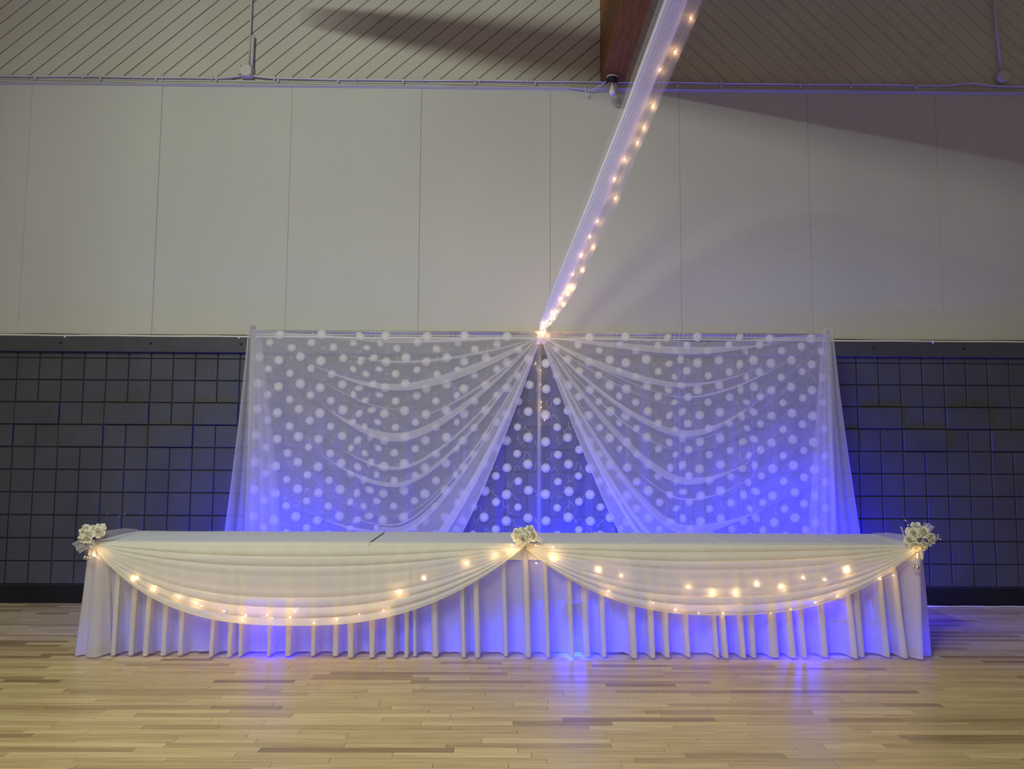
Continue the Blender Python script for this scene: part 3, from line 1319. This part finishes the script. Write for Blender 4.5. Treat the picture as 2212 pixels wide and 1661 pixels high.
def tablecloth(xa, xb, label, creases):
    def prof(v):
        # across the table: front drop, top, back drop (y, z)
        path = [(TYF - 0.012, TZ - 0.10), (TYF - 0.012, TZ - 0.01), (TYF - 0.004, TZ + 0.006), (TYF + 0.02, TZ + 0.0085), ((TYF + TYB) / 2, TZ + 0.009),
                (TYB - 0.02, TZ + 0.0085), (TYB + 0.004, TZ + 0.005), (TYB + 0.012, TZ - 0.02), (TYB + 0.016, TZ - 0.22), (TYB + 0.03, 0.235)]
        t = v * (len(path) - 1)
        i = min(int(t), len(path) - 2)
        f = t - i
        return (path[i][0] * (1 - f) + path[i + 1][0] * f, path[i][1] * (1 - f) + path[i + 1][1] * f)

    def fn(u, v):
        x = xa + (xb - xa) * u
        y, z = prof(v)
        if 0.23 < v < 0.66:
            for cx in creases:
                z += 0.005 * math.exp(-((x - cx) / 0.012) ** 2)
            z += 0.0015 * math.sin(x * 9 + y * 5)
        return (x, y, z)
    mb = MB()
    mb.grid(fn, 260, 36)
    o = mb.build('tablecloth', MT['tablecloth'], None, True)
    tag(o, label, 'tablecloth')
    return o


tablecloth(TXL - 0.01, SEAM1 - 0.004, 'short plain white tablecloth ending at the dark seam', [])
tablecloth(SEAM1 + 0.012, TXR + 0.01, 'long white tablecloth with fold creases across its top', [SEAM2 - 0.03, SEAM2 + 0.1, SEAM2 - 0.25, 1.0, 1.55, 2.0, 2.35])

# ---- pleated skirt
PLE = [(241, 251), (277, 289), (310, 322), (347, 360), (384, 396), (455, 465), (494, 504), (516, 525), (579, 586), (617, 630), (672, 682), (720, 732),
       (754, 767), (800, 812), (835, 853), (875, 884), (893, 901), (935, 948), (998, 1007), (1027, 1037), (1089, 1097), (1135, 1146), (1179, 1187),
       (1230, 1239), (1261, 1274), (1299, 1308), (1360, 1373), (1401, 1411), (1433, 1443), (1479, 1488), (1541, 1548), (1557, 1567), (1595, 1604),
       (1618, 1627), (1658, 1676), (1699, 1712), (1727, 1735), (1770, 1782), (1831, 1841), (1849, 1860), (1904, 1914), (1937, 1948)]
yv0, yp0 = -1.640, -1.785
rs = random.Random(4)
full = []   # (x, forward 0..1) in the order the cloth runs
spans_p = [(onZ(a, 1419, 0.0).x, onZ(b, 1419, 0.0).x) for a, b in PLE]
for i, (A, Bx) in enumerate(spans_p):
    f = rs.uniform(0.82, 1.12)
    w = Bx - A
    gl = A - spans_p[i - 1][1] if i else 0.2
    gr = spans_p[i + 1][0] - Bx if i + 1 < len(spans_p) else 0.2
    lo, ro = min(0.05, gl * 0.42), min(0.035, gr * 0.36)
    # valley, flank, face of the pleat, doubled back once behind itself, flank, valley
    full += [(A - lo, 0.05), (A - lo * 0.5, 0.13), (A - lo * 0.12, 0.42), (A, 0.80 * f), (A + 0.25 * w, 0.98 * f), (A + 0.75 * w, 1.0 * f),
             (Bx, 0.90 * f), (Bx - 0.1 * w, 0.80 * f), (A + 0.12 * w, 0.72 * f), (A + 0.18 * w, 0.62 * f), (Bx - 0.1 * w, 0.64 * f),
             (Bx, 0.46), (Bx + ro * 0.35, 0.15), (Bx + ro, 0.04)]
    if i + 1 < len(spans_p):
        xa_, xb_ = Bx + ro, spans_p[i + 1][0] - min(0.05, gr * 0.42)
        n = int((xb_ - xa_) / 0.03)
        for k in range(1, n):
            t = k / n
            full.append((xa_ + (xb_ - xa_) * t, 0.045 + rs.uniform(0.06, 0.10) * math.sin(PI * t)))
path = []   # bottom (x, y), top (x, y)
CL, CR = onZ(162, 1418, 0), onZ(2012, 1422, 0)
cl2, cr2 = onZ(210, 1424, 0), onZ(1994, 1430, 0)
ztop = TZ - 0.012
path += [((CL.x + 0.02, -0.98), (TXL - 0.022, TYB + 0.02)), ((CL.x - 0.015, -1.2), (TXL - 0.022, -1.2)), ((CL.x + 0.015, -1.45), (TXL - 0.022, -1.45)),
         ((CL.x, CL.y + 0.03), (TXL - 0.022, TYF + 0.02)), ((CL.x + 0.01, CL.y - 0.02), (TXL - 0.018, TYF - 0.005)),
         ((CL.x + 0.035, cl2.y + 0.02), (TXL - 0.004, TYF - 0.022)), ((CL.x + 0.055, cl2.y + 0.05), (TXL + 0.012, TYF - 0.018)),
         ((CL.x + 0.075, cl2.y + 0.055), (TXL + 0.026, TYF - 0.016)), ((CL.x + 0.10, cl2.y + 0.01), (TXL + 0.04, TYF - 0.022)),
         ((cl2.x - 0.02, cl2.y - 0.015), (TXL + 0.055, TYF - 0.026)), ((cl2.x, cl2.y), (TXL + 0.07, TYF - 0.024)),
         ((cl2.x + 0.012, cl2.y + 0.04), (TXL + 0.08, TYF - 0.018)), ((cl2.x + 0.03, -1.70), (TXL + 0.10, TYF - 0.016)),
         ((cl2.x + 0.045, -1.70), (TXL + 0.11, TYF - 0.016))]
for (x, f) in full:
    yb = yv0 + (yp0 - yv0) * f
    tx = TXL + 0.13 + (x - full[0][0]) / (full[-1][0] - full[0][0]) * (TXR - TXL - 0.27)
    path.append(((x, yb), (tx, TYF - 0.013 - 0.010 * f)))
path += [((cr2.x - 0.07, -1.70), (TXR - 0.08, TYF - 0.02)), ((cr2.x - 0.025, -1.80), (TXR - 0.03, TYF - 0.035)), ((cr2.x, cr2.y), (TXR - 0.01, TYF - 0.035)),
         ((cr2.x + 0.015, cr2.y + 0.02), (TXR + 0.0, TYF - 0.02)), ((cr2.x + 0.02, -1.72), (TXR + 0.008, TYF - 0.01)), ((CR.x, CR.y), (TXR + 0.022, TYF + 0.0)),
         ((CR.x + 0.01, -1.62), (TXR + 0.022, TYF + 0.05)), ((CR.x - 0.02, -1.45), (TXR + 0.022, -1.45)), ((CR.x + 0.015, -1.2), (TXR + 0.022, -1.2)),
         ((CR.x - 0.02, -0.98), (TXR + 0.022, TYB + 0.02))]
NV = 16
sv, sf = [], []
np_ = len(path)
for j in range(NV + 1):
    v = j / NV
    for i, ((bx, by), (tx, ty)) in enumerate(path):
        e = v ** 0.8
        sway = 0.006 * math.sin(i * 1.7) * math.sin(PI * v)
        z = ztop * (1 - v) + 0.018 * v
        sv.append((tx + (bx - tx) * v + sway, ty + (by - ty) * e, z))
for j in range(NV):
    for i in range(np_ - 1):
        a = j * np_ + i
        sf.append((a, a + 1, a + np_ + 1, a + np_))
sk = empty('table_skirt', (0, 0, 0))
tag(sk, 'pleated white satin skirt hanging from the tables to the floor', 'skirt')
mesh_obj('pleated_sheet', sv, sf, MT['skirt'], sk, True)
mb = MB()
mb.tube([Vector(p) for p in sv[-np_:]], 0.0025, 5)
mb.build('hem', MT['skirt'], sk, True)


# ---- chiffon swags across the front
def front_swag(uL, vL, uR, vR, hem_v, label, seed, skew=1.0, pw=2.5):
    c = empty('front_swag', (0, 0, 0))
    tag(c, label, 'swag')
    A = onY(uL, vL, TYF - 0.05)
    Bp = onY(uR, vR, TYF - 0.05)
    zlow = onY((uL + uR) / 2, hem_v, TYF - 0.14).z
    sag = (A.z + Bp.z) / 2 - zlow
    rnd = random.Random(seed)
    a0, a1 = rnd.uniform(0, 6), rnd.uniform(0, 6)

    def fold(v):
        # two bundles of folds with a plain band between
        return math.exp(-((v - 0.16) / 0.17) ** 2) + 1.1 * math.exp(-((v - 0.86) / 0.17) ** 2)

    def fn(u, v):
        k = fold(v)
        ph = 2 * PI * 8 * v + a0 + 0.9 * math.sin(3.3 * u + a1)
        vv = v + k * (1.25 / (2 * PI * 8)) * math.sin(ph)
        w = u ** skew
        t = abs(2 * w - 1)
        shp = 1 - t ** pw
        ends = 1 - t ** 6
        # top thread lies over the table edge, hem thread sags
        ztop_ = TZ + 0.012
        z_hi = ztop_ * ends + (A.z * (1 - u) + Bp.z * u) * (1 - ends)
        z_lo = A.z * (1 - u) + Bp.z * u - sag * shp
        q = vv
        z = z_hi + (z_lo - z_hi) * q
        x = A.x + (Bp.x - A.x) * u
        bulge = 0.035 + 0.085 * shp * min(1, max(0, v))
        y = TYF - 0.022 - bulge * min(1, 0.25 + 2.4 * v) - 0.016 * k * math.cos(ph) * ends
        # the first threads lie back over the edge
        y += 0.075 * max(0.0, 0.05 - v) / 0.05
        if v < 0.05:
            z = max(z, TZ + 0.011)
        return (x, y, z)

    mb = MB()
    mb.grid(fn, 110, 130)
    mb.build('draped_sheet', MT['swag'], c, True)
    mb = MB()
    mb.tube([fn(i / 70, 1.0) for i in range(71)], 0.004, 5)
    mb.build('hem', MT['swag'], c, True)
    return c, fn


swL, fnL = front_swag(203, 1176, 1128, 1183, 1349, 'cream chiffon swag between the end roses by the patched wall and the middle roses', 3, 0.92)
swR, fnR = front_swag(1138, 1185, 1984, 1182, 1329, 'cream chiffon swag between the middle roses and the roses with pearl sprays', 5, 1.0)
YL = TYF - 0.085
LL = [(205, 1200), (288, 1250), (297, 1247), (334, 1273), (387, 1290), (427, 1303), (434, 1308), (484, 1320), (531, 1330), (525, 1340), (577, 1328), (588, 1335),
      (627, 1333), (637, 1320), (678, 1346), (728, 1338), (776, 1327), (829, 1318), (863, 1278), (916, 1249), (1007, 1216), (1068, 1199), (1106, 1188), (1106, 1177)]


def hang_pts(lst, y_in, y_out):
    out = []
    for (u, v) in lst:
        # low lights peep out under the hem, the others lie between swag and skirt
        out.append(onY(u, v, y_in))
    return out


light_string('fairy_light_string', 'warm fairy lights under the plain cream swag by the patched wall', hang_pts(LL, TYF - 0.095, 0), 'white', 0.008, 4, size=0.72)
LR = [(1157, 1178), (1195, 1182), (1197, 1204), (1158, 1216), (1292, 1231), (1342, 1244), (1314, 1276), (1411, 1302), (1459, 1317), (1509, 1324), (1562, 1325),
      (1537, 1280), (1487, 1268), (1587, 1281), (1633, 1261), (1686, 1268), (1665, 1324), (1708, 1316), (1760, 1302), (1808, 1288), (1781, 1252), (1735, 1247),
      (1830, 1231), (1901, 1251), (1930, 1243), (1982, 1197)]
light_string('fairy_light_string', 'warm fairy lights under the swag ending at the pearl sprays', hang_pts(LR, TYF - 0.095, 0), 'white', 0.008, 5, size=0.72)


# ================================================================== ROSE CLUSTERS
def rose_mesh():
    mb = MB()
    R = 0.030
    for layer, (n, rr, hh, op) in enumerate(((3, 0.009, 0.030, 0.25), (4, 0.017, 0.028, 0.55), (5, 0.026, 0.022, 1.05))):
        for k in range(n):
            a = 2 * PI * (k + 0.37 * layer) / n
            wd = 2 * PI / n * 0.72

            def fn(u, v, a=a, rr=rr, hh=hh, op=op, wd=wd):
                ang = a + (u - 0.5) * 2 * wd * (0.55 + 0.45 * math.sin(PI * min(1, v * 0.9 + 0.1)))
                r = 0.006 + (rr - 0.006) * math.sin(v * PI / 2) + 0.010 * op * max(0, v - 0.6) ** 1.2 * 2.0
                z = -0.016 + (hh + 0.012) * v - 0.014 * op * max(0, v - 0.75) * 4 * (0.5 + 0.5 * abs(2 * u - 1)) - 0.010 * (2 * u - 1) ** 2 * v
                return (r * math.cos(ang), r * math.sin(ang), z)
            mb.grid(fn, 6, 5)
    mb.sphere((0, 0, -0.012), 0.012, 8, 5)
    return mb


ROSE = rose_mesh()
_rose = [None]


def add_rose(parent, loc, direction, s):
    if _rose[0] is None:
        _rose[0] = ROSE.build('rose', MT['rose'], parent, True)
        o = _rose[0]
    else:
        o = copy_mesh(_rose[0], 'rose', parent)
    o.location = loc
    o.rotation_euler = Vector(direction).to_track_quat('Z', 'Y').to_euler()
    o.scale = (s, s, s)
    return o


def bow_sheet(parent, pts, mat='bow'):
    """a puckered strip of tulle: pts = list of (left, right) pairs"""
    mb = MB()
    n = len(pts)

    def fn(u, v):
        t = v * (n - 1)
        i = min(int(t), n - 2)
        f = t - i
        a = Vector(pts[i][0]).lerp(Vector(pts[i + 1][0]), f)
        b = Vector(pts[i][1]).lerp(Vector(pts[i + 1][1]), f)
        p = a.lerp(b, u)
        return p + Vector((0, -0.006 * math.sin(u * 12), 0.003 * math.sin(u * 9)))
    mb.grid(fn, 14, 10)
    return mb.build('tulle_bow', MT[mat], parent, True)


def cluster(center, scale_px, roses, label, y, group=None):
    c0 = onY(center[0], center[1], y)
    t = empty('rose_cluster', c0)
    tag(t, label, 'flowers')
    for (u, v, dy, s, dx, dz) in roses:
        p = onY(u, v, y + dy) - c0
        add_rose(t, p, (dx, -1.0, dz), s)
    return t, c0


def rel(c0, u, v, y):
    return onY(u, v, y) - c0


# end cluster by the patched wall
yc = TYF - 0.055
t, c0 = cluster((195, 1160), 1, [(184, 1145, 0, 1.35, -0.6, 0.9), (180, 1158, -0.01, 1.3, -0.8, 0.2), (191, 1158, -0.03, 1.45, -0.2, 0.3),
                                 (205, 1146, 0, 1.3, 0.2, 0.8), (217, 1141, 0.02, 1.15, 0.5, 1.0), (214, 1150, -0.01, 1.2, 0.6, 0.2), (188, 1165, -0.03, 1.2, -0.3, -0.7)],
                'cluster of plump white roses with a tulle bow and silver bells by the patched wall', yc)
bow_sheet(t, [(rel(c0, 195, 1162, yc), rel(c0, 197, 1170, yc)), (rel(c0, 178, 1162, yc - 0.02), rel(c0, 190, 1185, yc - 0.02)), (rel(c0, 156, 1174, yc - 0.01), rel(c0, 171, 1196, yc - 0.02))])
bow_sheet(t, [(rel(c0, 198, 1162, yc), rel(c0, 204, 1168, yc)), (rel(c0, 192, 1178, yc - 0.02), rel(c0, 206, 1178, yc - 0.03)), (rel(c0, 190, 1200, yc - 0.03), rel(c0, 206, 1202, yc - 0.03))])
bow_sheet(t, [(rel(c0, 205, 1150, yc), rel(c0, 207, 1168, yc)), (rel(c0, 232, 1146, yc + 0.15), rel(c0, 228, 1168, yc + 0.02)), (rel(c0, 268, 1141, yc + 0.36), rel(c0, 258, 1160, yc + 0.25)), (rel(c0, 300, 1143.5, yc + 0.55), rel(c0, 292, 1152, yc + 0.5))])
for (u, v) in ((196, 1172), (201, 1173), (203, 1168), (194, 1180), (198, 1182)):
    mb = MB()
    mb.sphere(rel(c0, u, v, yc - 0.045), 0.005, 8, 6)
    mb.build('pearl', MT['pearl'], t, True)
for (u, v, dy) in ((184, 1204, 0), (190, 1206, -0.01)):
    mb = MB()
    mb.sphere(rel(c0, u, v, yc - 0.04 + dy), 0.015, 12, 8)
    bl = mb.build('bell', MT['silver'], t, True)
    mb = MB()
    mb.tube([rel(c0, u, v - 4, yc - 0.04 + dy), rel(c0, (u + 190) / 2, v - 14, yc - 0.05), rel(c0, 191, 1180, yc - 0.04)], 0.0015, 5)
    mb.build('string', MT['silver'], bl, True)

# middle cluster
t, c0 = cluster((1136, 1162), 1, [(1118, 1154, 0, 1.35, -0.5, 0.5), (1131, 1150, 0.02, 1.3, 0.0, 0.9), (1145, 1143, 0.03, 1.0, 0.2, 1.0), (1131, 1165, -0.03, 1.4, -0.1, -0.2),
                                  (1152, 1158, -0.01, 1.15, 0.7, 0.2), (1119, 1164, -0.01, 1.1, -0.6, -0.4), (1140, 1158, -0.03, 1.0, 0.3, 0.2)],
                'cluster of ivory roses at the middle of the tables between the two swags', yc)
mb = MB()
mb.tube([rel(c0, 1130, 1170, yc - 0.02), rel(c0, 1129, 1178, yc - 0.035), rel(c0, 1128, 1186, yc - 0.03)], [0.006, 0.004, 0.009], 8)
mb.build('stem_tie', MT['rose'], t, True)
bow_sheet(t, [(rel(c0, 1150, 1152, yc), rel(c0, 1150, 1166, yc)), (rel(c0, 1164, 1158, yc), rel(c0, 1166, 1172, yc - 0.02)), (rel(c0, 1174, 1166, yc), rel(c0, 1172, 1176, yc - 0.02))])
mb = MB()
mb.grid(lambda u, v: rel(c0, 1129 + 18 * v + 2 * math.sin(PI * v) * (2 * u - 1) * 1.5, 1188 + 16 * v + 3 * (2 * u - 1) * math.sin(PI * v), yc - 0.06), 4, 8)
mb.build('ribbon_tail', MT['rose'], t, True)

# end cluster with pearl sprays
t, c0 = cluster((1985, 1165), 1, [(1968, 1150, 0, 1.2, -0.4, 0.6), (1980, 1138, 0.01, 1.2, 0.0, 1.0), (1975, 1154, -0.02, 1.3, 0.0, 0.2), (1996, 1150, -0.01, 1.35, 0.3, 0.5),
                                  (2010, 1165, 0, 1.35, 0.7, -0.2), (1967, 1168, -0.01, 1.3, -0.5, -0.3), (1977, 1180, -0.02, 1.25, -0.2, -0.8), (1993, 1180, -0.02, 1.2, 0.3, -0.9), (1986, 1165, 0.01, 1.1, 0.1, 0.1)],
                'cluster of white roses with pearl sprays and tulle at the shaded end', yc)
bow_sheet(t, [(rel(c0, 1985, 1158, yc + 0.02), rel(c0, 1990, 1166, yc)), (rel(c0, 1993, 1142, yc + 0.02), rel(c0, 2006, 1155, yc)), (rel(c0, 2006, 1130, yc + 0.02), rel(c0, 2020, 1138, yc))])
bow_sheet(t, [(rel(c0, 1985, 1156, yc + 0.03), rel(c0, 1992, 1158, yc + 0.03)), (rel(c0, 1990, 1142, yc + 0.04), rel(c0, 2003, 1146, yc + 0.04)), (rel(c0, 1997, 1128, yc + 0.04), rel(c0, 2006, 1131, yc + 0.04))])
bow_sheet(t, [(rel(c0, 1962, 1165, yc), rel(c0, 1966, 1178, yc)), (rel(c0, 1950, 1152, yc + 0.02), rel(c0, 1958, 1172, yc)), (rel(c0, 1944, 1138, yc + 0.03), rel(c0, 1949, 1137, yc + 0.03))])
bow_sheet(t, [(rel(c0, 1970, 1158, yc), rel(c0, 1968, 1182, yc)), (rel(c0, 1948, 1154, yc + 0.12), rel(c0, 1942, 1180, yc + 0.03)), (rel(c0, 1915, 1150, yc + 0.40), rel(c0, 1905, 1168, yc + 0.22)), (rel(c0, 1882, 1152, yc + 0.56), rel(c0, 1884, 1159, yc + 0.48))])
bow_sheet(t, [(rel(c0, 1985, 1188, yc - 0.01), rel(c0, 1994, 1186, yc - 0.01)), (rel(c0, 1988, 1198, yc - 0.02), rel(c0, 1996, 1198, yc - 0.02)), (rel(c0, 1990, 1208, yc - 0.02), rel(c0, 1995, 1208, yc - 0.02))], 'bow')
for (ua, va, ub, vb, prl) in ((1965, 1140, 1951, 1115, (0.25, 0.62)), (2012, 1160, 2035, 1153, (0.30, 0.6)), (2014, 1162, 2036, 1159, (0.2, 0.55)),
                              (2016, 1164, 2038, 1165, (0.45, 0.7)), (2002, 1178, 2014, 1181, (0.4,))):
    mb = MB()
    pa, pb = rel(c0, ua, va, yc), rel(c0, ub, vb, yc - 0.03)
    mb.tube([pa, (pa + pb) / 2 + Vector((0, 0, 0.003)), pb], 0.0012, 5)
    sp = mb.build('spray', MT['steel'], t, True)
    for f in prl:
        mb = MB()
        mb.sphere(pa.lerp(pb, f), 0.0045, 8, 6, (1.2, 1, 0.9))
        mb.build('pearl', MT['pearl'], sp, True)
for (u, v, dy) in ((1974, 1224, 0), (1982, 1226, -0.012)):
    mb = MB()
    mb.sphere(rel(c0, u, v, yc - 0.06 + dy), 0.014, 12, 8)
    bl = mb.build('bell', MT['silver'], t, True)
    mb = MB()
    mb.tube([rel(c0, u, v - 4, yc - 0.06 + dy), rel(c0, (u + 1982) / 2, v - 14, yc - 0.06), rel(c0, 1982, 1200, yc - 0.04)], 0.0015, 5)
    mb.build('string', MT['silver'], bl, True)
